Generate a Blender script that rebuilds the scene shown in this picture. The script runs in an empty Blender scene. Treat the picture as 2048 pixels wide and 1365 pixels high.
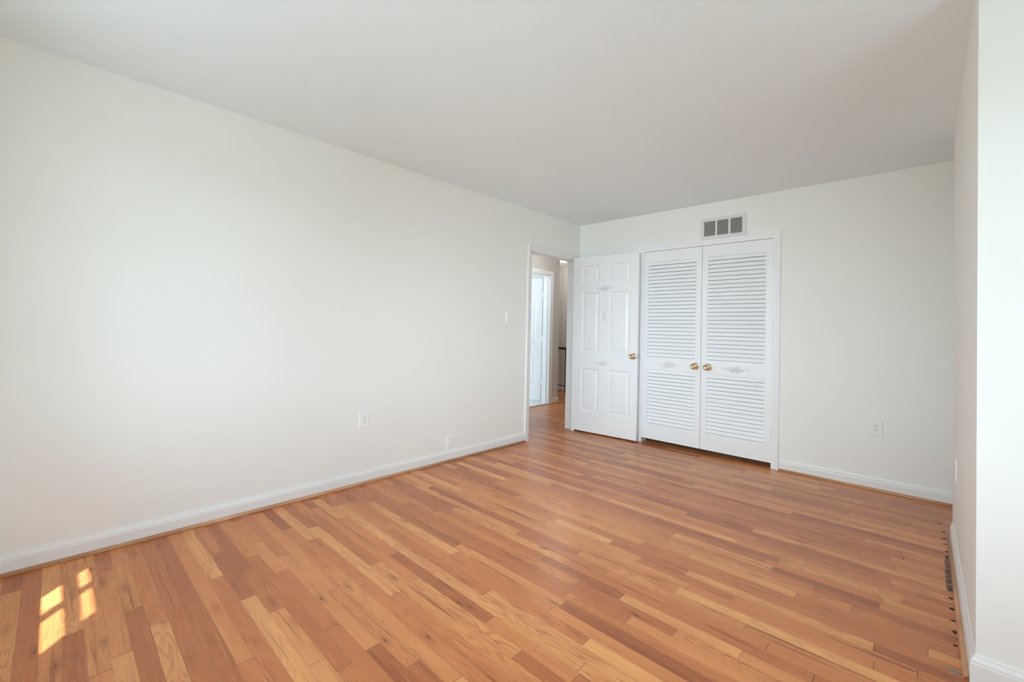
import bpy, bmesh, math, random
from mathutils import Matrix, Vector

S = bpy.context.scene
COL = S.collection
H = 2.44                       # ceiling height
PI = math.pi

# ------------------------------------------------------------------ camera
cam_d = bpy.data.cameras.new('camera')
cam = bpy.data.objects.new('camera', cam_d)
COL.objects.link(cam)
r = Vector((0.68636146, 0.72690451, 0.02275482))
u = Vector((-0.00453298, -0.02701183, 0.99962483))
f = Vector((-0.72724645, 0.68620711, 0.01524484))
M = Matrix((r, u, -f)).transposed().to_4x4()
M.translation = (2.85616, -4.61411, 1.17244)
cam.matrix_world = M
cam_d.sensor_width = 36.0
cam_d.lens = 867.87 / 2048 * 36.0
cam_d.shift_x = 97.64 / 2048
cam_d.shift_y = -39.43 / 2048
cam_d.clip_start = 0.02
S.camera = cam

# ------------------------------------------------------------------ world, sun, daylight, fill light
S.view_settings.view_transform = 'Standard'
S.view_settings.look = 'None'
S.view_settings.gamma = 1.0
S.view_settings.use_curve_mapping = False
S.view_settings.exposure = 0.0
S.cycles.max_bounces = 14
S.cycles.diffuse_bounces = 10
S.cycles.glossy_bounces = 5
S.cycles.transparent_max_bounces = 12
S.cycles.use_denoising = True
S.cycles.sample_clamp_indirect = 6.0

SKY_POWER = 10.3
GROUND = (0.31, 0.375, 0.395)
W = bpy.data.worlds.new('world')
S.world = W
W.use_nodes = True
nt = W.node_tree
bg = nt.nodes['Background']
bg.inputs['Strength'].default_value = SKY_POWER
tc = nt.nodes.new('ShaderNodeTexCoord')
sx = nt.nodes.new('ShaderNodeSeparateXYZ')
nt.links.new(tc.outputs['Generated'], sx.inputs[0])
mr = nt.nodes.new('ShaderNodeMapRange')
mr.inputs['From Min'].default_value = -1.0
mr.inputs['From Max'].default_value = 1.0
nt.links.new(sx.outputs['Z'], mr.inputs['Value'])
rp = nt.nodes.new('ShaderNodeValToRGB')                 # ground below, hazy bright sky above the horizon
el = rp.color_ramp.elements
el[0].position, el[0].color = 0.0, (*GROUND, 1)
el[1].position, el[1].color = 1.0, (0.60, 0.80, 1.0, 1)
for p_, c_ in ((0.485, GROUND), (0.52, (0.735, 0.935, 1.08)), (0.72, (0.775, 0.965, 1.16))):
    q_ = el.new(p_)
    q_.color = (*c_, 1)
nt.links.new(mr.outputs['Result'], rp.inputs[0])
nt.links.new(rp.outputs['Color'], bg.inputs['Color'])

SUN_T, SUN_H = 2.2, Vector((-0.739, 0.674, 0))
sd = bpy.data.lights.new('sun', 'SUN')
sd.energy = 11.0
sd.angle = math.radians(0.6)
sd.color = (1.0, 0.97, 0.93)
sun = bpy.data.objects.new('sun', sd)
COL.objects.link(sun)
sdir = Vector((SUN_H.x, SUN_H.y, -SUN_T)).normalized()
sun.rotation_euler = sdir.to_track_quat('-Z', 'Y').to_euler()
sun.location = (6, -8, 9)


def portal(name, loc, direction, sx, sy):
    """marks a window opening so that the sky light through it is sampled well; gives no light of its own"""
    d = bpy.data.lights.new(name, 'AREA')
    d.shape = 'RECTANGLE'
    d.size, d.size_y = sx, sy
    d.cycles.is_portal = True
    o = bpy.data.objects.new(name, d)
    COL.objects.link(o)
    o.location = loc
    o.rotation_euler = Vector(direction).to_track_quat('-Z', 'Y').to_euler()
    return o


WIN1 = (-4.30, -2.85, 0.72, 2.12)       # y0 y1 z0 z1 of the window in the right wall (x = XR)
XR = 3.9
YR = -4.95                              # inner face of the rear wall
WIN2 = (0.69, 1.33, 0.80, 2.13)         # narrow window in the rear wall
WIN3 = (1.50, 2.45, 0.80, 2.13)         # wide window in the rear wall, behind the camera
for nm_, wn_ in (('narrow_window_portal', WIN2), ('rear_window_portal', WIN3)):
    portal(nm_, ((wn_[0] + wn_[1]) / 2, YR - 0.16, (wn_[2] + wn_[3]) / 2), (0, 1, 0), wn_[1] - wn_[0], wn_[3] - wn_[2])
portal('side_window_portal', (XR + 0.16, (WIN1[0] + WIN1[1]) / 2, (WIN1[2] + WIN1[3]) / 2), (-1, 0, 0), WIN1[1] - WIN1[0], WIN1[3] - WIN1[2])


def beam(name, loc, target, sx, sy, power, spread, col):
    """added fill light aimed deep into the room from just outside a window"""
    d = bpy.data.lights.new(name, 'AREA')
    d.shape = 'RECTANGLE'
    d.size, d.size_y = sx, sy
    d.energy = power
    d.spread = math.radians(spread)
    d.color = col
    o = bpy.data.objects.new(name, d)
    COL.objects.link(o)
    o.location = loc
    o.rotation_euler = (Vector(target) - Vector(loc)).to_track_quat('-Z', 'Y').to_euler()
    return o


beam('rear_window_fill', ((WIN3[0] + WIN3[1]) / 2, YR - 0.22, 1.45), (0.70, 0.0, 0.75), 0.85, 1.2, 17, 66, (0.775, 0.955, 1.065))  # added fill that brightens the doors and back wall


# ------------------------------------------------------------------ materials
def mat(name, col, rough=0.5, metal=0.0, spec=0.5):
    m = bpy.data.materials.new(name)
    m.use_nodes = True
    b = m.node_tree.nodes['Principled BSDF']
    b.inputs['Base Color'].default_value = (*col, 1)
    b.inputs['Roughness'].default_value = rough
    b.inputs['Metallic'].default_value = metal
    b.inputs['Specular IOR Level'].default_value = spec
    return m


def paint(name, col, rough, bump=0.02, scale=180.0, var=0.015):
    """painted surface: faint roller texture and very slight tone variation"""
    m = mat(name, col, rough)
    nt = m.node_tree
    N, L = nt.nodes, nt.links
    b = N['Principled BSDF']
    g = N.new('ShaderNodeNewGeometry')
    n1 = N.new('ShaderNodeTexNoise')
    n1.inputs['Scale'].default_value = scale
    n1.inputs['Detail'].default_value = 3
    L.new(g.outputs['Position'], n1.inputs['Vector'])
    bp = N.new('ShaderNodeBump')
    bp.inputs['Strength'].default_value = bump
    bp.inputs['Distance'].default_value = 0.002
    L.new(n1.outputs['Fac'], bp.inputs['Height'])
    L.new(bp.outputs['Normal'], b.inputs['Normal'])
    n2 = N.new('ShaderNodeTexNoise')
    n2.inputs['Scale'].default_value = 1.6
    L.new(g.outputs['Position'], n2.inputs['Vector'])
    mr = N.new('ShaderNodeMapRange')
    mr.inputs['To Min'].default_value = 1.0 - var
    mr.inputs['To Max'].default_value = 1.0 + var
    L.new(n2.outputs['Fac'], mr.inputs['Value'])
    mx = N.new('ShaderNodeVectorMath')
    mx.operation = 'SCALE'
    mx.inputs[0].default_value = col
    L.new(mr.outputs['Result'], mx.inputs['Scale'])
    L.new(mx.outputs['Vector'], b.inputs['Base Color'])
    return m


M_WALL = paint('cream_wall_paint', (0.905, 0.903, 0.865), 0.62)
M_CEIL = paint('ceiling_paint', (0.875, 0.96, 0.99), 0.85)
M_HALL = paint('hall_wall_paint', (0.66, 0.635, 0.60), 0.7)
M_TRIM = paint('white_trim_paint', (0.86, 0.86, 0.845), 0.33, 0.008, 60)
M_DOOR = paint('white_door_paint', (0.925, 0.94, 0.96), 0.38, 0.012, 90)
M_ORN = paint('greyish_white_ornament_paint', (0.86, 0.87, 0.89), 0.5, 0.012, 90)  # slightly greyer than the door paint
M_BATH = paint('bathroom_wall_paint', (0.85, 0.85, 0.85), 0.6)
M_PLATE = mat('white_plastic', (0.93, 0.93, 0.92), 0.32)
M_PLATE_C = mat('ivory_plastic', (0.91, 0.91, 0.885), 0.35)
M_SLOT = mat('dark_slot', (0.03, 0.028, 0.025), 0.7)
M_BRASS = mat('polished_brass', (0.74, 0.58, 0.38), 0.14, 1.0)
M_STEEL = mat('brushed_steel', (0.45, 0.45, 0.45), 0.4, 1.0)
M_IRON = mat('black_iron', (0.012, 0.014, 0.013), 0.45)
M_RAIL = mat('dark_stained_wood', (0.018, 0.018, 0.017), 0.35)
M_DARK = mat('dark_cavity', (0.02, 0.02, 0.018), 0.9)
M_TILE = mat('white_bath_floor', (0.80, 0.82, 0.83), 0.25)
M_MARK = mat('black_nail_stain', (0.035, 0.022, 0.016), 0.8)
M_METALBIT = mat('dull_grey_metal', (0.32, 0.31, 0.31), 0.45, 0.8)


def math_node(nt, op, a, b=None, c=None):
    n = nt.nodes.new('ShaderNodeMath')
    n.operation = op
    for i, v in enumerate((a, b, c)):
        if v is None:
            continue
        if isinstance(v, (int, float)):
            n.inputs[i].default_value = v
        else:
            nt.links.new(v, n.inputs[i])
    return n.outputs[0]


TINT = (1.20, 0.875, 0.62)


def wood_floor():
    m = bpy.data.materials.new('oak_strip_floor')
    m.use_nodes = True
    nt = m.node_tree
    N, L = nt.nodes, nt.links
    b = N['Principled BSDF']
    g = N.new('ShaderNodeNewGeometry')
    sp = N.new('ShaderNodeSeparateXYZ')
    L.new(g.outputs['Position'], sp.inputs[0])
    X, Y = sp.outputs['X'], sp.outputs['Y']
    K = lambda op, a, b_=None, c=None: math_node(nt, op, a, b_, c)

    def white(*vals):
        w = N.new('ShaderNodeTexWhiteNoise')
        w.noise_dimensions = '3D'
        cb = N.new('ShaderNodeCombineXYZ')
        for i, v in enumerate(vals):
            if isinstance(v, (int, float)):
                cb.inputs[i].default_value = v
            else:
                L.new(v, cb.inputs[i])
        L.new(cb.outputs[0], w.inputs['Vector'])
        return w.outputs['Value']

    def noise(vx, vy, vz, detail=3.0, rough=0.55, dist=0.0):
        n = N.new('ShaderNodeTexNoise')
        n.inputs['Scale'].default_value = 1.0
        n.inputs['Detail'].default_value = detail
        n.inputs['Roughness'].default_value = rough
        n.inputs['Distortion'].default_value = dist
        cb = N.new('ShaderNodeCombineXYZ')
        for i, v in enumerate((vx, vy, vz)):
            if isinstance(v, (int, float)):
                cb.inputs[i].default_value = v
            else:
                L.new(v, cb.inputs[i])
        L.new(cb.outputs[0], n.inputs['Vector'])
        return n.outputs['Fac']

    def ramp(v, stops, interp='LINEAR'):
        rp = N.new('ShaderNodeValToRGB')
        rp.color_ramp.interpolation = interp
        e = rp.color_ramp.elements
        while len(e) < len(stops):
            e.new(0.5)
        for k, (p, c) in enumerate(stops):
            e[k].position = p
            e[k].color = (*c, 1) if len(c) == 3 else c
        L.new(v, rp.inputs[0])
        return rp.outputs['Color']

    def mapr(v, a0, a1, b0=0.0, b1=1.0):
        n = N.new('ShaderNodeMapRange')
        n.inputs['From Min'].default_value = a0
        n.inputs['From Max'].default_value = a1
        n.inputs['To Min'].default_value = b0
        n.inputs['To Max'].default_value = b1
        L.new(v, n.inputs['Value'])
        return n.outputs['Result']

    def mix(fac, a, c, blend='MIX'):
        n = N.new('ShaderNodeMix')
        n.data_type = 'RGBA'
        n.blend_type = blend
        if isinstance(fac, (int, float)):
            n.inputs['Factor'].default_value = fac
        else:
            L.new(fac, n.inputs['Factor'])
        for key, v in (('A', a), ('B', c)):
            s = [i for i in n.inputs if i.name == key and i.type == 'RGBA'][0]
            if isinstance(v, tuple):
                s.default_value = (*v, 1)
            else:
                L.new(v, s)
        return [o for o in n.outputs if o.type == 'RGBA'][0]

    PW = 0.0612
    yy = K('ADD', K('MULTIPLY', Y, 1.0 / PW), 0.52)
    row = K('FLOOR', yy)
    fy = K('SUBTRACT', yy, row)
    r1 = white(row, 3.7, 1.3)
    r2 = white(row, 9.1, 4.4)
    ln = K('ADD', 0.46, K('MULTIPLY', r2, 0.50))
    # lengths vary along a row as well
    xw = K('ADD', X, K('MULTIPLY', K('SINE', K('ADD', K('MULTIPLY', X, 3.1), K('MULTIPLY', r1, 40.0))), 0.13))
    xx = K('ADD', K('DIVIDE', xw, ln), K('MULTIPLY', r1, 17.0))
    pk = K('FLOOR', xx)
    fx = K('SUBTRACT', xx, pk)
    t1 = white(row, pk, 0.5)
    t2 = white(row, pk, 7.5)
    t3 = white(row, pk, 13.5)
    off = K('MULTIPLY', t2, 60.0)
    base = ramp(t1, [(0.0, (0.300, 0.118, 0.060)), (0.16, (0.400, 0.170, 0.082)), (0.38, (0.480, 0.222, 0.106)),
                     (0.58, (0.545, 0.270, 0.124)), (0.78, (0.610, 0.345, 0.168)), (1.0, (0.700, 0.440, 0.225))])
    # broad tone drift inside a board
    n_br = noise(K('ADD', K('MULTIPLY', X, 2.2), off), K('MULTIPLY', yy, 0.55), t3, 3.0)
    base = mix(mapr(n_br, 0.35, 0.75), base, mix(0.5, base, (0.40, 0.165, 0.082)))
    # cathedral growth rings as contour lines of a stretched noise
    n_c = noise(K('ADD', K('MULTIPLY', X, 1.5), off), K('MULTIPLY', yy, 0.75), K('MULTIPLY', t3, 9.0), 2.0, 0.45, 0.25)
    rings = K('SINE', K('MULTIPLY', n_c, 105.0))
    rings = mapr(rings, 0.1, 1.0)
    amt = K('MULTIPLY', mapr(t3, 0.15, 0.8), 0.50)
    base = mix(K('MULTIPLY', rings, amt), base, (0.30, 0.115, 0.052))
    # fine straight grain
    n_f = noise(K('ADD', K('MULTIPLY', X, 7.0), off), K('MULTIPLY', yy, 16.0), t2, 4.0, 0.65)
    base = mix(K('MULTIPLY', mapr(n_f, 0.52, 0.78), 0.42), base, (0.27, 0.105, 0.050))
    n_l = noise(K('ADD', K('MULTIPLY', X, 4.0), off), K('MULTIPLY', yy, 9.0), K('ADD', t2, 5.0), 3.0, 0.6)
    base = mix(K('MULTIPLY', mapr(n_l, 0.52, 0.80), 0.32), base, (0.72, 0.44, 0.22))
    # heartwood streaks
    n_s = noise(K('ADD', K('MULTIPLY', X, 1.1), off), K('MULTIPLY', yy, 2.1), K('ADD', t3, 20.0), 2.5, 0.6, 0.4)
    base = mix(K('MULTIPLY', mapr(n_s, 0.60, 0.72), 0.75), base, (0.205, 0.075, 0.040))
    # knots
    v = N.new('ShaderNodeTexVoronoi')
    v.inputs['Scale'].default_value = 1.0
    cb = N.new('ShaderNodeCombineXYZ')
    L.new(K('ADD', K('MULTIPLY', X, 3.9), off), cb.inputs[0])
    L.new(K('MULTIPLY', yy, 0.80), cb.inputs[1])
    L.new(K('MULTIPLY', t1, 30.0), cb.inputs[2])
    L.new(cb.outputs[0], v.inputs['Vector'])
    kn = mapr(v.outputs['Distance'], 0.02, 0.085, 1.0, 0.0)
    knr = mapr(v.outputs['Distance'], 0.05, 0.26, 1.0, 0.0)
    base = mix(K('MULTIPLY', knr, 0.55), base, (0.25, 0.095, 0.045))
    base = mix(K('MULTIPLY', kn, 0.85), base, (0.075, 0.038, 0.026))
    # joints between boards
    e1 = K('MINIMUM', fy, K('SUBTRACT', 1.0, fy))
    gap = mapr(e1, 0.006, 0.022, 1.0, 0.0)
    e2 = K('MULTIPLY', K('MINIMUM', fx, K('SUBTRACT', 1.0, fx)), ln)
    gap2 = mapr(e2, 0.0006, 0.0018, 1.0, 0.0)
    gp = K('MAXIMUM', K('MULTIPLY', gap, K('ADD', 0.25, K('MULTIPLY', r2, 0.6))), gap2)
    base = mix(K('MULTIPLY', gp, 0.72), base, (0.13, 0.052, 0.028))
    base = mix(1.0, base, TINT, 'MULTIPLY')
    L.new(base, b.inputs['Base Color'])
    rg = mapr(n_f, 0.3, 0.8, 0.24, 0.36)
    L.new(rg, b.inputs['Roughness'])
    b.inputs['Specular IOR Level'].default_value = 0.40
    hgt = K('SUBTRACT', K('MULTIPLY', n_f, 0.06), K('MULTIPLY', gp, 1.0))
    hgt = K('ADD', hgt, K('MULTIPLY', t2, 0.25))
    bp = N.new('ShaderNodeBump')
    bp.inputs['Strength'].default_value = 0.22
    bp.inputs['Distance'].default_value = 0.0012
    L.new(hgt, bp.inputs['Height'])
    L.new(bp.outputs['Normal'], b.inputs['Normal'])
    return m


def wood_shoe():
    m = mat('oak_shoe_moulding', (0.46, 0.22, 0.11), 0.35)
    nt = m.node_tree
    N, L = nt.nodes, nt.links
    g = N.new('ShaderNodeNewGeometry')
    n = N.new('ShaderNodeTexNoise')
    n.inputs['Scale'].default_value = 3.5
    n.inputs['Detail'].default_value = 5
    L.new(g.outputs['Position'], n.inputs['Vector'])
    rp = N.new('ShaderNodeValToRGB')
    rp.color_ramp.elements[0].position = 0.3
    rp.color_ramp.elements[0].color = (0.46, 0.215, 0.11, 1)
    rp.color_ramp.elements[1].position = 0.7
    rp.color_ramp.elements[1].color = (0.66, 0.36, 0.19, 1)
    L.new(n.outputs['Fac'], rp.inputs[0])
    L.new(rp.outputs['Color'], N['Principled BSDF'].inputs['Base Color'])
    return m


def glass():
    m = bpy.data.materials.new('window_glass')
    m.use_nodes = True
    nt = m.node_tree
    N, L = nt.nodes, nt.links
    N.remove(N['Principled BSDF'])
    t = N.new('ShaderNodeBsdfTransparent')
    t.inputs[0].default_value = (0.97, 0.985, 0.98, 1)
    gl = N.new('ShaderNodeBsdfGlossy')
    gl.inputs['Roughness'].default_value = 0.02
    mx = N.new('ShaderNodeMixShader')
    mx.inputs[0].default_value = 0.06
    L.new(t.outputs[0], mx.inputs[1])
    L.new(gl.outputs[0], mx.inputs[2])
    L.new(mx.outputs[0], N['Material Output'].inputs[0])
    return m


def emit(name, col, strength):
    m = mat(name, col, 0.5)
    b = m.node_tree.nodes['Principled BSDF']
    b.inputs['Emission Color'].default_value = (*col, 1)
    b.inputs['Emission Strength'].default_value = strength
    return m


M_FLOOR = wood_floor()
M_SHOE = wood_shoe()
M_GLASS = glass()
M_LAMP = emit('lit_frosted_glass', (1.0, 0.95, 0.88), 3.0)


# ------------------------------------------------------------------ mesh helpers
def box(bm, x0, x1, y0, y1, z0, z1):
    v = [bm.verts.new(p) for p in ((x0, y0, z0), (x1, y0, z0), (x1, y1, z0), (x0, y1, z0),
                                   (x0, y0, z1), (x1, y0, z1), (x1, y1, z1), (x0, y1, z1))]
    for q in ((0, 3, 2, 1), (4, 5, 6, 7), (0, 1, 5, 4), (1, 2, 6, 5), (2, 3, 7, 6), (3, 0, 4, 7)):
        bm.faces.new([v[i] for i in q])


def sweep(bm, prof, path, caps=True):
    """prism: prof = list of (a, b); path = list of functions mapping (a, b) -> xyz"""
    rings = [[bm.verts.new(fn(a, b)) for a, b in prof] for fn in path]
    n = len(prof)
    for A, B in zip(rings, rings[1:]):
        for i in range(n):
            j = (i + 1) % n
            bm.faces.new((A[i], A[j], B[j], B[i]))
    if caps:
        bm.faces.new(rings[0][::-1])
        bm.faces.new(rings[-1])


def lathe(bm, prof, axis_o, axis_d, seg=28):
    """prof = list of (distance along axis, radius)"""
    d = Vector(axis_d).normalized()
    a = d.orthogonal().normalized()
    c = d.cross(a)
    o = Vector(axis_o)
    rings = []
    for t, rr in prof:
        if rr < 1e-6:
            rings.append([bm.verts.new(o + d * t)])
        else:
            rings.append([bm.verts.new(o + d * t + (a * math.cos(2 * PI * k / seg) + c * math.sin(2 * PI * k / seg)) * rr) for k in range(seg)])
    for A, B in zip(rings, rings[1:]):
        if len(A) == 1 and len(B) == 1:
            continue
        for k in range(seg):
            j = (k + 1) % seg
            if len(A) == 1:
                bm.faces.new((A[0], B[k], B[j]))
            elif len(B) == 1:
                bm.faces.new((A[k], B[0], A[j]))
            else:
                bm.faces.new((A[k], B[k], B[j], A[j]))


def tube(bm, pts, radii, seg=8):
    pts = [Vector(p) for p in pts]
    if isinstance(radii, (int, float)):
        radii = [radii] * len(pts)
    rings = []
    for i, p in enumerate(pts):
        t = (pts[min(i + 1, len(pts) - 1)] - pts[max(i - 1, 0)]).normalized()
        a = Vector((0, 1, 0)).cross(t)
        if a.length < 1e-3:
            a = Vector((1, 0, 0)).cross(t)
        a.normalize()
        c = t.cross(a)
        rings.append([bm.verts.new(p + (a * math.cos(2 * PI * k / seg) + c * math.sin(2 * PI * k / seg)) * radii[i]) for k in range(seg)])
    for A, B in zip(rings, rings[1:]):
        for k in range(seg):
            j = (k + 1) % seg
            bm.faces.new((A[k], A[j], B[j], B[k]))
    bm.faces.new(rings[0][::-1])
    bm.faces.new(rings[-1])


def blob(bm, c, sx, sy, sz, ang=0.0):
    """flattened ellipsoid in the xz plane turned by ang about y"""
    mtx = Matrix.Translation(c) @ Matrix.Rotation(-ang, 4, 'Y') @ Matrix.Diagonal((sx, sy, sz, 1))
    bmesh.ops.create_uvsphere(bm, u_segments=12, v_segments=8, radius=1.0, matrix=mtx)


def obj(name, bm, m, parent=None, smooth=False, bevel=0.0, loc=None):
    bmesh.ops.recalc_face_normals(bm, faces=bm.faces[:])
    me = bpy.data.meshes.new(name)
    bm.to_mesh(me)
    bm.free()
    if smooth:
        for p in me.polygons:
            p.use_smooth = True
    me.materials.append(m)
    o = bpy.data.objects.new(name, me)
    COL.objects.link(o)
    if parent is not None:
        o.parent = parent
    if loc:
        o.location = loc
    if bevel:
        bv = o.modifiers.new('bevel', 'BEVEL')
        bv.width = bevel
        bv.segments = 2
        bv.limit_method = 'ANGLE'
    return o


def tag(o, label=None, cat=None, group=None, kind=None):
    if label:
        o['label'] = label
    if cat:
        o['category'] = cat
    if group:
        o['group'] = group
    if kind:
        o['kind'] = kind
    return o


def empty(name, loc, rotz=0.0):
    o = bpy.data.objects.new(name, None)
    o.empty_display_size = 0.1
    COL.objects.link(o)
    o.location = loc
    o.rotation_euler = (0, 0, rotz)
    return o


def struct(name, bm, m, label, cat, bevel=0.0, smooth=False):
    return tag(obj(name, bm, m, None, smooth, bevel), label, cat, None, 'structure')


NB = bmesh.new

# ------------------------------------------------------------------ room shell
XP, YP0, YP1 = 2.985, -2.29, -0.62          # side face and ends of the wall that projects at the right
DY0, DY1, DH = -0.945, -0.112, 2.012        # bedroom doorway in the left wall
CX0, CX1, CH = 0.785, 1.950, 2.034          # closet opening in the back wall
WT = 0.085

b = NB()
box(b, -2.3, XR + 0.2, YR - 0.2, 3.2, -0.08, 0.0)
floor = struct('floor', b, M_FLOOR, 'varnished oak strip floor running through bedroom and hallway', 'floor')

b = NB()
box(b, -WT, XR + 0.2, YR - 0.2, 1.0, H, H + 0.1)
box(b, -3.2, -WT, -2.2, 3.2, H, H + 0.1)
struct('ceiling', b, M_CEIL, 'smooth pale grey ceiling', 'ceiling')

b = NB()
box(b, -WT, 0, YR - 0.15, DY0, 0, H)
box(b, -WT, 0, DY1, 0.85, 0, H)
box(b, -WT, 0, DY0, DY1, DH, H)
struct('wall_left', b, M_WALL, 'long cream wall with the open bedroom doorway', 'wall')

b = NB()
box(b, 0, CX0, 0, 0.11, 0, H)
box(b, CX1, 3.6, 0, 0.11, 0, H)
box(b, CX0, CX1, 0, 0.11, CH, H)
struct('wall_back', b, M_WALL, 'cream end wall around the closet doors', 'wall')

b = NB()                                     # closet interior
box(b, 0.0, 0.05, 0.11, 0.8, 0, H)
box(b, 2.9, 2.95, 0.11, 0.8, 0, H)
box(b, 0.0, 2.95, 0.8, 0.85, 0, H)
struct('wall_closet', b, M_WALL, 'walls inside the closet behind the louvered doors', 'wall')

b = NB()
box(b, XP, XR, YP0, YP1, 0, H)
struct('wall_right', b, M_WALL, 'cream wall section projecting into the room beside the camera', 'wall')
b = NB()
box(b, 3.6, 3.72, YP1, 0.11, 0, H)
struct('wall_recess', b, M_WALL, 'cream wall of the recess beyond the projecting section', 'wall')

b = NB()                                     # right wall of the near part, with a window
y0, y1, z0, z1 = WIN1
box(b, XR, XR + 0.15, YR - 0.15, y0, 0, H)
box(b, XR, XR + 0.15, y1, YP0 + 0.2, 0, H)
box(b, XR, XR + 0.15, y0, y1, 0, z0)
box(b, XR, XR + 0.15, y0, y1, z1, H)
struct('wall_window', b, M_WALL, 'cream side wall with a window behind the camera', 'wall')

b = NB()                                     # rear wall with two windows
for xa, xb in ((-WT, WIN2[0]), (WIN2[1], WIN3[0]), (WIN3[1], XR + 0.15)):
    box(b, xa, xb, YR - 0.15, YR, 0, H)
for wx0, wx1, wz0, wz1 in (WIN2, WIN3):
    box(b, wx0, wx1, YR - 0.15, YR, 0, wz0)
    box(b, wx0, wx1, YR - 0.15, YR, wz1, H)
struct('wall_rear', b, M_WALL, 'cream rear wall with two windows behind the camera', 'wall')


def window(name, label, to_xyz, w, z0, z1, cols, rows, inner=None):
    """to_xyz(s, d, z): s along the wall, d depth from the outer face inward"""
    e = empty(name, to_xyz(w / 2, 0.05, z0))
    tag(e, label, 'window', None, 'structure')
    inv = e.location

    def part(nm, boxes, m):
        bm = NB()
        for s0, s1, d0, d1, za, zb in boxes:
            p, q = Vector(to_xyz(s0, d0, za)) - inv, Vector(to_xyz(s1, d1, zb)) - inv
            box(bm, min(p.x, q.x), max(p.x, q.x), min(p.y, q.y), max(p.y, q.y), min(p.z, q.z), max(p.z, q.z))
        return obj(nm, bm, m, e)
    F = 0.055
    part('window_frame', [(0, F, 0.0, 0.04, z0, z1), (w - F, w, 0.0, 0.04, z0, z1), (F, w - F, 0.0, 0.04, z0, z0 + F), (F, w - F, 0.0, 0.04, z1 - F, z1)], M_TRIM)
    part('window_sill', [(-0.05, w + 0.05, 0.12, 0.20, z0 - 0.03, z0)], M_TRIM)
    bars = []
    for k in range(1, cols):
        s = F + (w - 2 * F) * k / cols
        bars.append((s - 0.010, s + 0.010, 0.0, 0.04, z0 + F, z1 - F))
    zs = rows
    part('muntin_bars', bars + [(F, w - F, 0.0, 0.04, za, zb) for za, zb in zs], M_TRIM)
    part('pane', [(F, w - F, 0.018, 0.022, z0 + F, z1 - F)], M_GLASS)
    return e


y0, y1, z0, z1 = WIN1
window('window_1', 'white muntined window in the side wall behind the camera', lambda s, d, z: (XR + 0.15 - d, y0 + s, z), y1 - y0, z0, z1, 4,
       [(1.10, 1.12), (1.40, 1.44), (1.74, 1.76)])
window('window_2', 'narrow white muntined window in the rear wall', lambda s, d, z: (WIN2[0] + s, YR - 0.15 + d, z), WIN2[1] - WIN2[0], WIN2[2], WIN2[3], 2,
       [(1.40, 1.44), (1.773, 1.826), (1.10, 1.12)])
window('window_3', 'wide white muntined window in the rear wall', lambda s, d, z: (WIN3[0] + s, YR - 0.15 + d, z), WIN3[1] - WIN3[0], WIN3[2], WIN3[3], 4,
       [(1.40, 1.44), (1.773, 1.809), (1.10, 1.12)])

b = NB()  # slab added out of view to block sun at the wider windows
box(b, 1.76, 5.2, YR - 1.1, YR - 0.15, 2.30, 2.40)
box(b, XR + 0.15, XR + 1.3, YR - 1.1, -2.4, 2.30, 2.40)
struct('sun_shield', b, M_TRIM, 'added unseen slab outside that keeps sun out of the wider windows', 'sun shield')

# hallway, bathroom and stair landing
b = NB()
HX, HT = -1.2, 0.12
BY0, BY1, BH = 0.36, 1.105, 2.035            # bathroom doorway in the far hall wall
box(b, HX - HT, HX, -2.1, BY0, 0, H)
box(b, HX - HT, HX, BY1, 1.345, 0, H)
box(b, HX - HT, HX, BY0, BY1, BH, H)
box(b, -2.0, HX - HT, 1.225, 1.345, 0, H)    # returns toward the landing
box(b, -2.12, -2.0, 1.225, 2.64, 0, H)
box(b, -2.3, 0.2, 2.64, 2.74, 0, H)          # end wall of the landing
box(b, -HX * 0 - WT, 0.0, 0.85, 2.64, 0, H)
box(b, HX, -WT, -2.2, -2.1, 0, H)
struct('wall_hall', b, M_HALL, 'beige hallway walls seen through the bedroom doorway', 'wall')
b = NB()
box(b, -3.2, -3.1, -1.0, 1.225, 0, H)
box(b, -3.1, HX - HT, -1.1, -1.0, 0, H)
struct('wall_bathroom', b, M_BATH, 'white walls of the room across the hallway', 'wall')
b = NB()
box(b, -3.1, HX - 0.005, -1.0, 1.225, 0.0, 0.006)
box(b, HX - HT, HX - 0.002, BY0, BY1, 0.0, 0.012)
struct('floor_bathroom', b, M_TILE, 'white floor and threshold across the hallway', 'floor')

# ------------------------------------------------------------------ baseboards, shoe moulding
BP = [(0, 0.0), (0.014, 0.0), (0.014, 0.066), (0.0125, 0.071), (0.0125, 0.076), (0.009, 0.083), (0.006, 0.088), (0.0045, 0.095), (0, 0.095)]


def quarter(rx, rz, n=6):
    return [(0, 0)] + [(rx * math.cos(PI / 2 * k / n), rz * math.sin(PI / 2 * k / n)) for k in range(n + 1)]


SH = quarter(0.014, 0.018)
b = NB()
sweep(b, BP, [lambda a, c: (a, YR, c), lambda a, c: (a, DY0 - 0.068, c)])
struct('baseboard_left', b, M_TRIM, 'white baseboard along the long cream wall', 'baseboard')
b = NB()
sweep(b, SH, [lambda a, c: (0.014 + a, YR, c), lambda a, c: (0.014 + a, DY0 - 0.068, c)])
struct('trim_1', b, M_SHOE, 'oak shoe moulding under the long wall baseboard', 'trim', smooth=True)
b = NB()
sweep(b, BP, [lambda a, c: (CX1 + 0.053, -a, c), lambda a, c: (3.6, -a, c)])
struct('baseboard_back', b, M_TRIM, 'white baseboard between closet and projecting wall', 'baseboard')
b = NB()
sweep(b, SH, [lambda a, c: (CX1 + 0.053, -0.014 - a, c), lambda a, c: (3.6, -0.014 - a, c)])
struct('trim_2', b, M_SHOE, 'oak shoe moulding beside the closet', 'trim', smooth=True)
b = NB()
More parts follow.
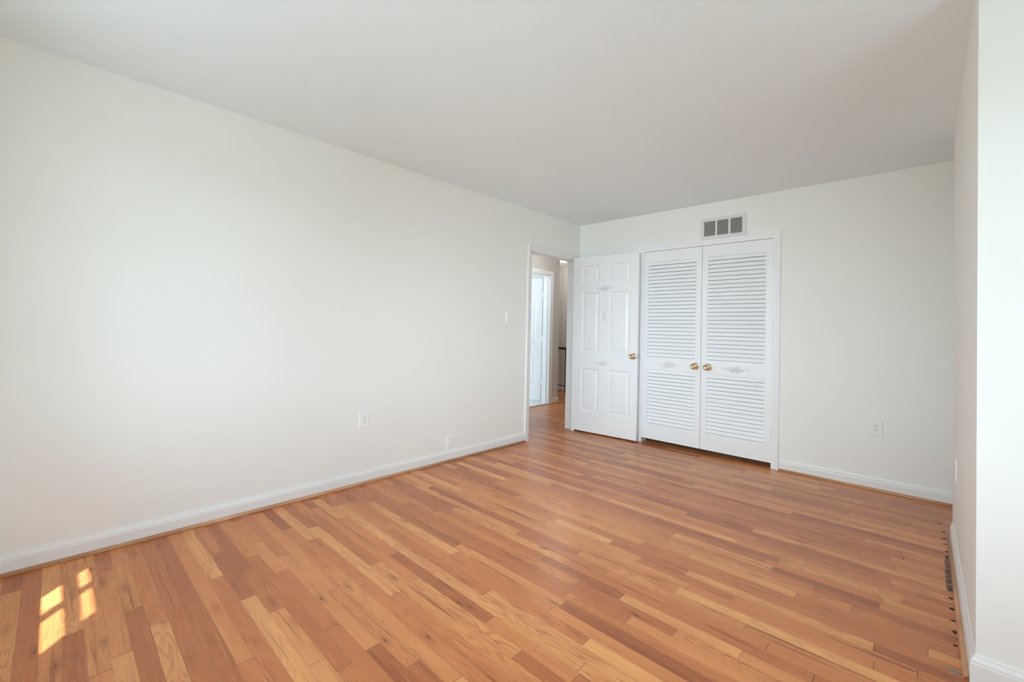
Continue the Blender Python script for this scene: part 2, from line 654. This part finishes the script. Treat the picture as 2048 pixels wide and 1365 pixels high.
sweep(b, BP, [lambda a, c: (XP - a, YP1 - 0.115, c), lambda a, c: (XP - a, YP0 - a, c), lambda a, c: (XR, YP0 - a, c)])
struct('baseboard_right', b, M_TRIM, 'white baseboard around the projecting wall', 'baseboard')
b = NB()
sweep(b, SH, [lambda a, c: (XP - 0.014 - a, YP1 - 0.115, c), lambda a, c: (XP - 0.014 - a, YP0 - 0.0, c)])
struct('trim_3', b, M_SHOE, 'oak shoe moulding under the projecting wall baseboard', 'trim', smooth=True)
b = NB()
sweep(b, BP, [lambda a, c: (HX + a, BY1 + 0.068, c), lambda a, c: (HX + a, 1.345 + a, c), lambda a, c: (-2.0, 1.345 + a, c)])
sweep(b, BP, [lambda a, c: (-2.0 + a, 1.36, c), lambda a, c: (-2.0 + a, 2.64, c)])
sweep(b, BP, [lambda a, c: (-1.98, 2.64 - a, c), lambda a, c: (-WT, 2.64 - a, c)])
struct('baseboard_hall', b, M_TRIM, 'white baseboard of the hallway corner', 'baseboard')
b = NB()
sweep(b, SH, [lambda a, c: (HX + 0.014 + a, BY1 + 0.068, c), lambda a, c: (HX + 0.014 + a, 1.345 + 0.014 + a, c), lambda a, c: (-2.0, 1.345 + 0.014 + a, c)])
sweep(b, SH, [lambda a, c: (-1.986 + a, 1.39, c), lambda a, c: (-1.986 + a, 2.62, c)])
struct('trim_4', b, M_SHOE, 'oak shoe moulding in the hallway', 'trim', smooth=True)

# ------------------------------------------------------------------ door casings
CP = [(0.0, 0.0), (0.0, 0.009), (0.006, 0.012), (0.030, 0.013), (0.038, 0.0165), (0.052, 0.018), (0.058, 0.0165), (0.060, 0.0)]   # (outward from opening, thickness)


def casing(bm, to, s0, s1, zt, wdt=1.0):
    """mitred casing around an opening s0..s1, top zt; to(s, z, t)"""
    sweep(bm, CP, [lambda a, t: to(s0 - a * wdt, 0.0, t), lambda a, t: to(s0 - a * wdt, zt + a * wdt, t),
                   lambda a, t: to(s1 + a * wdt, zt + a * wdt, t), lambda a, t: to(s1 + a * wdt, 0.0, t)])


b = NB()
casing(b, lambda s, z, t: (t, s, z), DY0 - 0.006, DY1 + 0.006, DH + 0.006)
casing(b, lambda s, z, t: (-WT - t, s, z), DY0 - 0.006, DY1 + 0.006, DH + 0.006)
for ya, yb in ((DY0, DY0 + 0.012), (DY1 - 0.010, DY1)):          # jamb lining
    box(b, -WT - 0.002, 0.002, ya, yb, 0, DH)
box(b, -WT - 0.002, 0.002, DY0, DY1, DH - 0.012, DH)
box(b, -0.060, -0.036, DY0 + 0.012, DY0 + 0.022, 0, DH - 0.012)  # door stop
box(b, -0.060, -0.036, DY0 + 0.012, DY1 - 0.010, DH - 0.022, DH - 0.012)
struct('trim_5', b, M_TRIM, 'white casing and jamb of the bedroom doorway', 'trim')

b = NB()
casing(b, lambda s, z, t: (s, -t, z), CX0 + 0.006, CX1 - 0.006, CH - 0.004, 0.96)
for xa, xb in ((CX0, CX0 + 0.005), (CX1 - 0.005, CX1)):
    box(b, xa, xb, 0.0, 0.11, 0, CH)
box(b, CX0, CX1, 0.0, 0.11, CH - 0.004, CH)
struct('trim_6', b, M_DOOR, 'white casing around the closet doors', 'trim')

b = NB()
casing(b, lambda s, z, t: (HX + t, s, z), BY0 + 0.005, BY1 - 0.005, BH, 1.1)
for ya, yb in ((BY0, BY0 + 0.012), (BY1 - 0.012, BY1)):
    box(b, HX - HT - 0.01, HX + 0.002, ya, yb, 0, BH)
box(b, HX - HT - 0.01, HX + 0.002, BY0, BY1, BH - 0.008, BH)
box(b, HX - 0.075, HX - 0.04, BY1 - 0.024, BY1 - 0.012, 0.012, BH - 0.01)
struct('trim_7', b, M_DOOR, 'white casing of the doorway across the hallway', 'trim')


# ------------------------------------------------------------------ ornaments, knobs, hinges
def carving_wide(w=0.225, seed=1):
    """carved spray: rose in the middle, leaves and curling tendrils to both sides; relief toward -y"""
    bm = NB()
    rnd = random.Random(seed)
    k = w / 0.225
    D = 0.017
    for i in range(6):                                            # rose petals
        a = i * PI / 3 + 0.3
        blob(bm, (0.014 * k * math.cos(a), -0.003, 0.004 + 0.012 * k * math.sin(a)), 0.011 * k, D, 0.008 * k, a)
    for i in range(4):
        a = i * PI / 2
        blob(bm, (0.005 * k * math.cos(a), -0.006, 0.004 + 0.005 * k * math.sin(a)), 0.006 * k, D, 0.005 * k, a)
    for s in (-1, 1):
        for (x, z, L_, wd, a) in ((0.028, 0.018, 0.016, 0.007, 0.7), (0.033, 0.0, 0.018, 0.0075, 0.1), (0.028, -0.016, 0.016, 0.007, -0.6),
                                  (0.046, 0.010, 0.013, 0.006, 0.5), (0.050, -0.008, 0.014, 0.006, -0.2), (0.012, 0.027, 0.012, 0.006, 1.2),
                                  (0.010, -0.021, 0.013, 0.006, -1.1), (0.066, 0.001, 0.010, 0.0045, 0.25)):
            blob(bm, (s * x * k, -0.001, z * k), L_ * k, D * 0.7, wd * k, a if s > 0 else PI - a)
        pts = [(s * k * (0.05 + 0.055 * t), -0.0015, k * (-0.006 + 0.010 * math.sin(t * 5.2))) for t in [i / 9 for i in range(10)]]
        tube(bm, pts, [0.0032 * k * (1 - 0.45 * i / 9) for i in range(10)], 7)
        blob(bm, (s * 0.088 * k, -0.001, 0.008 * k), 0.010 * k, 0.005, 0.0045 * k, 0.8 if s > 0 else PI - 0.8)
        blob(bm, (s * 0.104 * k, -0.001, 0.0), 0.011 * k, 0.005, 0.004 * k, 0.15 if s > 0 else PI - 0.15)
        arc = [(s * k * (0.010 + 0.040 * t), -0.002, k * (-0.030 + 0.016 * t * t)) for t in [i / 7 for i in range(8)]]
        tube(bm, arc, 0.0026 * k, 6)
    return bm


def carving_tall():
    """small upright scroll with leaves"""
    bm = NB()
    pts = []
    for i in range(22):
        t = i / 21
        a = -2.2 + 6.6 * t
        pts.append((0.016 * math.cos(a) * (1 if t < .5 else .85), -0.002, -0.045 + 0.09 * t + 0.008 * math.sin(a)))
    tube(bm, pts, 0.0052, 7)
    for (x, z, L_, w_, a) in ((0.010, 0.046, 0.016, 0.008, 1.1), (-0.008, 0.038, 0.014, 0.007, 2.2), (0.016, 0.016, 0.015, 0.007, 0.9),
                              (-0.015, 0.0, 0.015, 0.008, 2.4), (0.012, -0.018, 0.014, 0.008, 0.5), (-0.012, -0.030, 0.015, 0.007, 2.7),
                              (0.004, -0.050, 0.013, 0.008, 1.4), (0.0, 0.005, 0.010, 0.010, 0.0)):
        blob(bm, (x, -0.001, z), L_, 0.011, w_, a)
    return bm


KNOB = [(0.0, 0.0), (0.0, 0.0335), (0.004, 0.0335), (0.0075, 0.030), (0.009, 0.020), (0.010, 0.013), (0.024, 0.0115), (0.028, 0.016),
        (0.032, 0.0235), (0.038, 0.0285), (0.046, 0.0300), (0.053, 0.0285), (0.059, 0.0235), (0.062, 0.0175), (0.0615, 0.012), (0.058, 0.009), (0.0575, 0.0)]


def knob(parent, x, z, y, sc=1.0):
    e = empty('door_knob', (x, y, z))
    e.parent = parent
    bm = NB()
    lathe(bm, [(t * sc, rr * sc) for t, rr in KNOB[:6]] + [(0.010 * sc, 0.0)], (0, 0, 0), (0, -1, 0))
    obj('rosette', bm, M_BRASS, e, True)
    bm = NB()
    lathe(bm, [(0.009 * sc, 0.0)] + [(t * sc, rr * sc) for t, rr in KNOB[5:]], (0, 0, 0), (0, -1, 0))
    obj('knob_grip', bm, M_BRASS, e, True)
    e['label'] = 'polished brass round knob'
    return e


def hinge(parent, x, z, y, m=M_DOOR, h=0.09):
    bm = NB()
    lathe(bm, [(0, 0), (0, 0.0055), (h, 0.0055), (h, 0.0)], (x, y, z - h / 2), (0, 0, 1), 10)
    for k in (-1, 1):
        lathe(bm, [(0, 0), (0, 0.004), (0.005, 0.0045), (0.007, 0)], (x, y, z + k * h / 2), (0, 0, k), 10)
    box(bm, x - 0.016, x + 0.016, y + 0.001, y + 0.0045, z - h / 2, z + h / 2)
    return obj('hinge', bm, m, parent, False)


# ------------------------------------------------------------------ six panel doors
def panel_door(root, w, h, z0, panels, m, th=0.035):
    """local frame: x along the door from the hinge, the shown face at y = 0, body to +y"""
    xs = sorted({0, w} | {p[0] for p in panels} | {p[1] for p in panels})
    zs = sorted({z0, h} | {p[2] for p in panels} | {p[3] for p in panels})
    bm = NB()
    box(bm, 0, w, 0.010, th - 0.010, z0, h)                         # core
    for fy0, fy1 in ((0.0, 0.010), (th - 0.010, th)):
        for i in range(len(xs) - 1):
            for j in range(len(zs) - 1):
                cx, cz = (xs[i] + xs[i + 1]) / 2, (zs[j] + zs[j + 1]) / 2
                if any(p[0] < cx < p[1] and p[2] < cz < p[3] for p in panels):
                    continue
                box(bm, xs[i], xs[i + 1], fy0, fy1, zs[j], zs[j + 1])
    bmesh.ops.remove_doubles(bm, verts=bm.verts[:], dist=1e-5)
    seen = {}
    kill = []
    for fc in bm.faces:                                             # drop inner faces between the strips
        key = tuple(sorted(v.index for v in fc.verts)) if False else frozenset(fc.verts)
        if key in seen:
            kill += [fc, seen[key]]
        seen[key] = fc
    bmesh.ops.delete(bm, geom=list(set(kill)), context='FACES')
    obj('door_frame', bm, m, root)
    for (xa, xb, za, zb) in panels:
        bm = NB()
        def rect(ins, y):
            return [bm.verts.new(p) for p in ((xa + ins, y, za + ins), (xb - ins, y, za + ins), (xb - ins, y, zb - ins), (xa + ins, y, zb - ins))]
        loops = [rect(0, 0.0), rect(0.006, 0.003), rect(0.012, 0.0085), rect(0.020, 0.0090), rect(0.044, 0.0035)]
        for A, B in zip(loops, loops[1:]):
            for k in range(4):
                bm.faces.new((A[k], A[(k + 1) % 4], B[(k + 1) % 4], B[k]))
        bm.faces.new(loops[-1])
        back = rect(0, 0.012)
        for k in range(4):
            bm.faces.new((loops[0][k], loops[0][(k + 1) % 4], back[(k + 1) % 4], back[k]))
        bm.faces.new(back)
        obj('door_panel', bm, m, root)


PAN = [(0.112, 0.322, 1.712, 1.922), (0.436, 0.672, 1.712, 1.925),
       (0.112, 0.322, 0.930, 1.614), (0.436, 0.668, 0.930, 1.617),
       (0.112, 0.330, 0.250, 0.742), (0.440, 0.680, 0.250, 0.742)]
ANG = math.atan2(0.060, 0.755)
d1 = empty('door_1', (0.026, -0.166, 0), ANG)
tag(d1, 'white six panel bedroom door swung open against the end wall, with carved ornaments', 'door', None, 'structure')
panel_door(d1, 0.757, 2.022, 0.018, PAN, M_DOOR)
o = obj('carved_ornament', carving_wide(0.215, 1), M_ORN, d1, True, loc=(0.386, -0.001, 1.655))
o = obj('carved_ornament', carving_wide(0.215, 2), M_ORN, d1, True, loc=(0.380, -0.001, 0.815))
o = obj('carved_ornament', carving_tall(), M_ORN, d1, True, loc=(0.386, -0.001, 1.348))
knob(d1, 0.713, 0.910, 0.0)
b = NB()
box(b, 0.7565, 0.7585, 0.006, 0.030, 0.885, 0.940)
box(b, 0.7585, 0.7645, 0.012, 0.023, 0.902, 0.922)
obj('latch_plate', b, M_STEEL, d1)['label'] = 'grey metal latch plate'
for z in (0.28, 1.05, 1.80):
    hinge(d1, -0.008, z, 0.038)
b = NB()
box(b, -0.004, 0.034, -0.001, 0.016, 0.001, 0.016)
obj('door_bottom_block', b, M_DOOR, d1)

# ------------------------------------------------------------------ louvered closet doors
FY = -0.004                                  # front face of the closet doors


def louver_door(name, x0, x1, label, knob_x, orn_x, hinge_x, orn_w):
    root = empty(name, (x0, FY, 0.0))
    tag(root, label, 'closet door', None, 'structure')
    w = x1 - x0
    zb, zt = 0.047, 2.027
    st = 0.051
    th = 0.032
    secs = ((0.916, 1.916), (0.212, 0.778))
    bm = NB()
    box(bm, 0, st, 0, th, zb, zt)
    box(bm, w - st, w, 0, th, zb, zt)
    box(bm, st, w - st, 0, th, zb, secs[1][0])
    box(bm, st, w - st, 0, th, secs[1][1], secs[0][0])
    box(bm, st, w - st, 0, th, secs[0][1], zt)
    obj('door_frame', bm, M_DOOR, root)
    for (za, zc) in secs:
        n = round((zc - za) / 0.0381)
        pitch = (zc - za) / n
        gap = 0.0006 if za > 0.5 else 0.0016
        bm = NB()
        for k in range(n):
            z = za + k * pitch
            # each slat slopes from its low front edge up to its high back edge
            prof = [(0.0030, z + 0.0030), (0.0095, z + 0.0022), (0.0205, z + pitch - gap - 0.0008), (0.0145, z + pitch - gap), (0.0038, z + 0.0060)]
            prof = [(p, min(q, zc + 0.001)) for p, q in prof]
            sweep(bm, prof, [lambda a, c: (st - 0.004, a, c), lambda a, c: (w - st + 0.004, a, c)])
        obj('louver_panel', bm, M_DOOR, root)
    obj('carved_ornament', carving_wide(orn_w, 5), M_ORN, root, True, loc=(orn_x - x0, -0.001, 0.843))
    knob(root, knob_x - x0, 0.847, 0.0, 1.03)
    for z in (1.825, 0.29):
        hinge(root, hinge_x - x0, z, -0.009, M_DOOR, 0.10)
    return root


louver_door('door_2', 0.792, 1.3655, 'white louvered closet door beside the open bedroom door', 1.318, 1.062, 0.7885, 0.225)
louver_door('door_3', 1.3695, 1.9435, 'white louvered closet door nearest the bare end wall', 1.433, 1.662, 1.947, 0.232)

# door across the hallway, opened into the bathroom
A4, W4 = 0.30, 0.70
d4 = empty('door_4', (-1.374 - W4 * math.cos(A4), 1.130 - W4 * math.sin(A4), 0), A4)
tag(d4, 'white panel door standing open across the hallway', 'door', None, 'structure')
P4 = [(W4 - xb * 0.92, W4 - xa * 0.92, za, zb) for xa, xb, za, zb in PAN]
panel_door(d4, W4, 2.012, 0.03, P4, M_DOOR)
knob(d4, 0.065, 0.93, 0.0)
for z in (0.33, 1.02, 1.74):
    b = NB()
    box(b, W4 - 0.001, W4 + 0.024, 0.002, 0.006, z - 0.045, z + 0.045)
    lathe(b, [(0, 0), (0, 0.006), (0.09, 0.006), (0.09, 0)], (W4 + 0.022, 0.001, z - 0.045), (0, 0, 1), 10)
    obj('hinge', b, M_DOOR, d4)


# ------------------------------------------------------------------ wall plates
def plate_root(name, loc, rotz, label, cat, w, h, m, group=None, bevel=0.004):
    """local frame: plate in xz, facing -y"""
    e = empty(name, loc, rotz)
    tag(e, label, cat, group)
    bm = NB()
    y = -0.006
    A = [bm.verts.new(p) for p in ((-w / 2, 0, -h / 2), (w / 2, 0, -h / 2), (w / 2, 0, h / 2), (-w / 2, 0, h / 2))]
    B = [bm.verts.new((v.co.x, -0.0025, v.co.z)) for v in A]
    i_ = 0.004
    Cc = [bm.verts.new((v.co.x * (1 - 2 * i_ / w), y, v.co.z * (1 - 2 * i_ / h))) for v in A]
    for P, Q in ((A, B), (B, Cc)):
        for k in range(4):
            bm.faces.new((P[k], P[(k + 1) % 4], Q[(k + 1) % 4], Q[k]))
    bm.faces.new(A)
    bm.faces.new(Cc)
    obj('cover_plate', bm, m, e)
    return e


def screw(e, x, z, m):
    bm = NB()
    lathe(bm, [(0, 0), (0, 0.0032), (0.0012, 0.0028), (0.0014, 0)], (x, -0.0058, z), (0, -1, 0), 12)
    box(bm, x - 0.0025, x + 0.0025, -0.0074, -0.0070, z - 0.0004, z + 0.0004)
    obj('screw', bm, m, e)


def outlet(loc, rotz, label, w, h, m, decora=True):
    e = plate_root('wall_outlet', loc, rotz, label, 'outlet', w, h, m)
    bm = NB()
    box(bm, -0.0168, 0.0168, -0.0078, -0.004, -0.0335, 0.0335)
    rc = obj('receptacle', bm, m, e, bevel=0.0012)
    for s in (-1, 1):
        zc = s * 0.0165
        bm = NB()
        box(bm, -0.0075, -0.0050, -0.0083, -0.0070, zc - 0.001, zc + 0.008)
        box(bm, 0.0050, 0.0072, -0.0083, -0.0070, zc + 0.000, zc + 0.0075)
        lathe(bm, [(0, 0), (0, 0.0028), (0.001, 0.0028), (0.001, 0)], (0.0, -0.0073, zc - 0.0072), (0, -1, 0), 12)
        obj('socket_slots', bm, M_SLOT, rc)['label'] = 'dark plug slots'
    for s in (-1, 1):
        screw(e, 0, s * 0.048, m)
    return e


outlet((0.0005, -2.912, 0.474), PI / 2, 'white duplex outlet low on the long cream wall', 0.080, 0.125, M_PLATE)
outlet((2.613, -0.0005, 0.476), 0.0, 'white duplex outlet on the end wall to the right of the closet', 0.076, 0.120, M_PLATE_C)
outlet((XP - 0.0005, -1.09, 0.475), -PI / 2, 'white outlet seen edge-on on the projecting wall', 0.066, 0.118, M_PLATE)

e = plate_root('light_switch', (0.0005, -1.297, 1.290), PI / 2, 'white rocker light switch on the wall beside the bedroom doorway', 'light switch', 0.082, 0.124, M_PLATE_C)
b = NB()
box(b, -0.0168, 0.0168, -0.0072, -0.004, -0.0335, 0.0335)
obj('switch_surround', b, M_PLATE_C, e)
b = NB()
sweep(b, [(-0.0070, -0.031), (-0.0112, -0.031), (-0.0085, 0.0), (-0.0078, 0.031), (-0.0070, 0.031)], [lambda a, c: (-0.0150, a, c), lambda a, c: (0.0150, a, c)])
obj('rocker', b, M_PLATE_C, e)
for s in (-1, 1):
    screw(e, 0, s * 0.048, M_PLATE_C)

e = plate_root('cable_jack', (0.0005, -2.055, 0.160), PI / 2, 'small white jack plate just above the long wall baseboard', 'wall jack', 0.070, 0.106, M_PLATE)
for s in (-1, 1):
    b = NB()
    lathe(b, [(0, 0), (0, 0.0062), (0.004, 0.0058), (0.0045, 0.0045), (0.011, 0.0045), (0.011, 0.0025), (0.007, 0.0)], (0.0, -0.0058, 0.0 + s * 0.011), (0, -1, 0), 16)
    obj('jack_socket', b, M_PLATE_C, e, True)
    screw(e, 0, s * 0.040, M_PLATE)

# ------------------------------------------------------------------ return air grille above the closet
VX0, VX1, VZ0, VZ1 = 1.352, 1.738, 2.090, 2.292
e = empty('air_grille', ((VX0 + VX1) / 2, -0.001, VZ0))
tag(e, 'cream metal air grille with three banks of slats above the closet', 'vent')
cx = (VX0 + VX1) / 2
BANK = [(1.381, 1.480), (1.495, 1.591), (1.608, 1.704)]
GZ0, GZ1 = 2.118, 2.263
b = NB()
for xa, xb in ((VX0, BANK[0][0]), (BANK[0][1], BANK[1][0]), (BANK[1][1], BANK[2][0]), (BANK[2][1], VX1)):
    box(b, xa - cx, xb - cx, -0.008, 0.0, 0, VZ1 - VZ0)
for xa, xb in BANK:
    box(b, xa - cx, xb - cx, -0.008, 0.0, 0, GZ0 - VZ0)
    box(b, xa - cx, xb - cx, -0.008, 0.0, GZ1 - VZ0, VZ1 - VZ0)
M_GRILLE = mat('cream_grille_paint', (0.78, 0.775, 0.735), 0.45)
obj('grille_frame', b, M_GRILLE, e)
b = NB()
box(b, -0.18, 0.18, -0.0018, -0.0004, 0.015, VZ1 - VZ0 - 0.015)
obj('duct_opening', b, M_DARK, e)['label'] = 'dark duct opening behind the slats'
NS = 12
for xa, xb in BANK:
    b = NB()
    for k in range(NS):
        z = GZ0 - VZ0 + (GZ1 - GZ0) * (k + 0.5) / NS
        sweep(b, [(-0.0080, z - 0.0020), (-0.0070, z - 0.0022), (-0.0022, z + 0.0030), (-0.0026, z + 0.0038), (-0.0080, z + 0.0018)],
              [lambda a, c: (xa - cx, a, c), lambda a, c: (xb - cx, a, c)])
    obj('slat_bank', b, M_GRILLE, e)
for s in (-1, 1):
    b = NB()
    lathe(b, [(0, 0), (0, 0.0045), (0.0016, 0.004), (0.002, 0)], (s * 0.181, -0.008, 0.098), (0, -1, 0), 12)
    obj('screw', b, M_GRILLE, e)

# ------------------------------------------------------------------ stair railing on the landing
e = empty('stair_railing', (-1.75, 2.50, 0))
tag(e, 'black iron stair railing with dark handrail at the end of the hallway', 'railing')
b = NB()
sweep(b, [(-0.024, 0.800), (0.024, 0.800), (0.030, 0.818), (0.028, 0.838), (0.018, 0.847), (-0.018, 0.847), (-0.028, 0.838), (-0.030, 0.818)],
      [lambda a, c: (-0.245, a, c), lambda a, c: (1.0, a, c)])
obj('handrail', b, M_RAIL, e)
b = NB()
box(b, -0.245, 1.0, -0.008, 0.008, 0.100, 0.114)
obj('bottom_rail', b, M_IRON, e)
for k in range(6):
    b = NB()
    x = -0.065 + 0.17 * k
    pr = []
    for i in range(41):                                  # square bar with a twist
        z = 0.002 + 0.80 * i / 40
        a = 0.0 if i < 6 else (min(i, 34) - 6) / 28 * 4 * PI
        pr.append((z, a))
    rings = []
    for z, a in pr:
        rings.append([b.verts.new((x + 0.0095 * math.cos(a + PI / 4 + q * PI / 2), 0.0095 * math.sin(a + PI / 4 + q * PI / 2), z)) for q in range(4)])
    for A, B in zip(rings, rings[1:]):
        for q in range(4):
            b.faces.new((A[q], A[(q + 1) % 4], B[(q + 1) % 4], B[q]))
    b.faces.new(rings[0][::-1])
    b.faces.new(rings[-1])
    lathe(b, [(0, 0), (0, 0.02), (0.008, 0.016), (0.012, 0.0)], (x, 0, 0.0), (0, 0, 1), 12)
    obj('baluster', b, M_IRON, e)

# ------------------------------------------------------------------ hallway ceiling light, hall fill light
e = empty('ceiling_light', (-1.605, 2.07, H))
tag(e, 'lit round flush ceiling light in the hallway', 'ceiling light')
b = NB()
lathe(b, [(0, 0), (0, 0.070), (-0.010, 0.070), (-0.014, 0.064), (-0.014, 0.0)], (0, 0, 0), (0, 0, 1), 32)
obj('lamp_base', b, M_TRIM, e, True)
b = NB()
lathe(b, [(-0.012, 0.058), (-0.018, 0.058), (-0.026, 0.050), (-0.032, 0.036), (-0.035, 0.018), (-0.036, 0.0)], (0, 0, 0), (0, 0, 1), 32)
obj('lamp_shade', b, M_LAMP, e, True)
pd = bpy.data.lights.new('hall_fill_light', 'POINT')  # added light without a fixture, brightens the near hall
pd.energy = 6
pd.shadow_soft_size = 0.1
pd.color = (1.0, 0.95, 0.90)
pl = bpy.data.objects.new('hall_fill_light', pd)
COL.objects.link(pl)
pl.location = (-0.62, 0.55, H - 0.22)
pd = bpy.data.lights.new('landing_lamp_light', 'POINT')
pd.energy = 7
pd.shadow_soft_size = 0.06
pd.color = (1.0, 0.95, 0.90)
pl = bpy.data.objects.new('landing_lamp_light', pd)
COL.objects.link(pl)
pl.location = (-1.605, 2.0, H - 0.12)
pd = bpy.data.lights.new('bathroom_lamp_light', 'POINT')
pd.energy = 6
pd.color = (1.0, 0.95, 0.88)
pd.shadow_soft_size = 0.15
pl = bpy.data.objects.new('bathroom_lamp_light', pd)
COL.objects.link(pl)
pl.location = (-2.2, 0.2, H - 0.35)

# ------------------------------------------------------------------ marks in the floor beside the projecting wall
rnd = random.Random(4)


def flat_patch(name, cx_, cy_, rx, ry, m, parent, irregular=0.25, n=14, zt=0.0006):
    bm = NB()
    ring = []
    for k in range(n):
        a = 2 * PI * k / n
        q = 1 + irregular * (rnd.random() - 0.5) * 2
        ring.append((cx_ + rx * q * math.cos(a), cy_ + ry * q * math.sin(a)))
    top = [bm.verts.new((x, y, zt)) for x, y in ring]
    bot = [bm.verts.new((x, y, -0.0005)) for x, y in ring]
    bm.faces.new(top)
    bm.faces.new(bot[::-1])
    for k in range(n):
        j = (k + 1) % n
        bm.faces.new((bot[k], bot[j], top[j], top[k]))
    return obj(name, bm, m, parent)


M_STAIN = bpy.data.materials.new('blackened_floor_finish')
M_STAIN.use_nodes = True
nt = M_STAIN.node_tree
bb = nt.nodes['Principled BSDF']
bb.inputs['Roughness'].default_value = 0.6
g = nt.nodes.new('ShaderNodeNewGeometry')
n = nt.nodes.new('ShaderNodeTexNoise')
n.inputs['Scale'].default_value = 55
n.inputs['Detail'].default_value = 4
nt.links.new(g.outputs['Position'], n.inputs['Vector'])
rp = nt.nodes.new('ShaderNodeValToRGB')
rp.color_ramp.elements[0].position = 0.38
rp.color_ramp.elements[0].color = (0.11, 0.062, 0.042, 1)
rp.color_ramp.elements[1].position = 0.66
rp.color_ramp.elements[1].color = (0.36, 0.17, 0.10, 1)
nt.links.new(n.outputs['Fac'], rp.inputs[0])
nt.links.new(rp.outputs['Color'], bb.inputs['Base Color'])

b = NB()
sy = [-1.10, -1.17, -1.25, -1.33, -1.42, -1.50, -1.56]
lft = [2.946, 2.939, 2.941, 2.937, 2.938, 2.936, 2.940]
top = [b.verts.new((x, y, 0.0005)) for x, y in zip(lft, sy)] + [b.verts.new((2.957, y, 0.0005)) for y in reversed(sy)]
bot = [b.verts.new((v.co.x, v.co.y, -0.0005)) for v in top]
b.faces.new(top)
b.faces.new(bot[::-1])
for k in range(len(top)):
    j = (k + 1) % len(top)
    b.faces.new((bot[k], bot[j], top[j], top[k]))
obj('dark_stain', b, M_STAIN, floor)['label'] = 'blackened strip in the floor by the projecting wall'
for (x, y) in ((2.935, -0.50), (2.949, -0.655), (2.948, -0.782), (2.950, -0.877), (2.951, -1.003), (2.950, -1.085), (2.948, -1.30), (2.950, -1.44),
               (2.949, -1.535), (2.948, -1.635), (2.948, -1.746), (2.948, -1.86), (2.949, -1.962), (2.947, -2.074)):
    flat_patch('nail_hole', x, y, 0.0065, 0.0085 + 0.005 * rnd.random(), M_MARK, floor, 0.35, zt=0.0009)
flat_patch('metal_scrap', 2.938, -2.270, 0.022, 0.008, M_METALBIT, floor, 0.3, zt=0.0016)
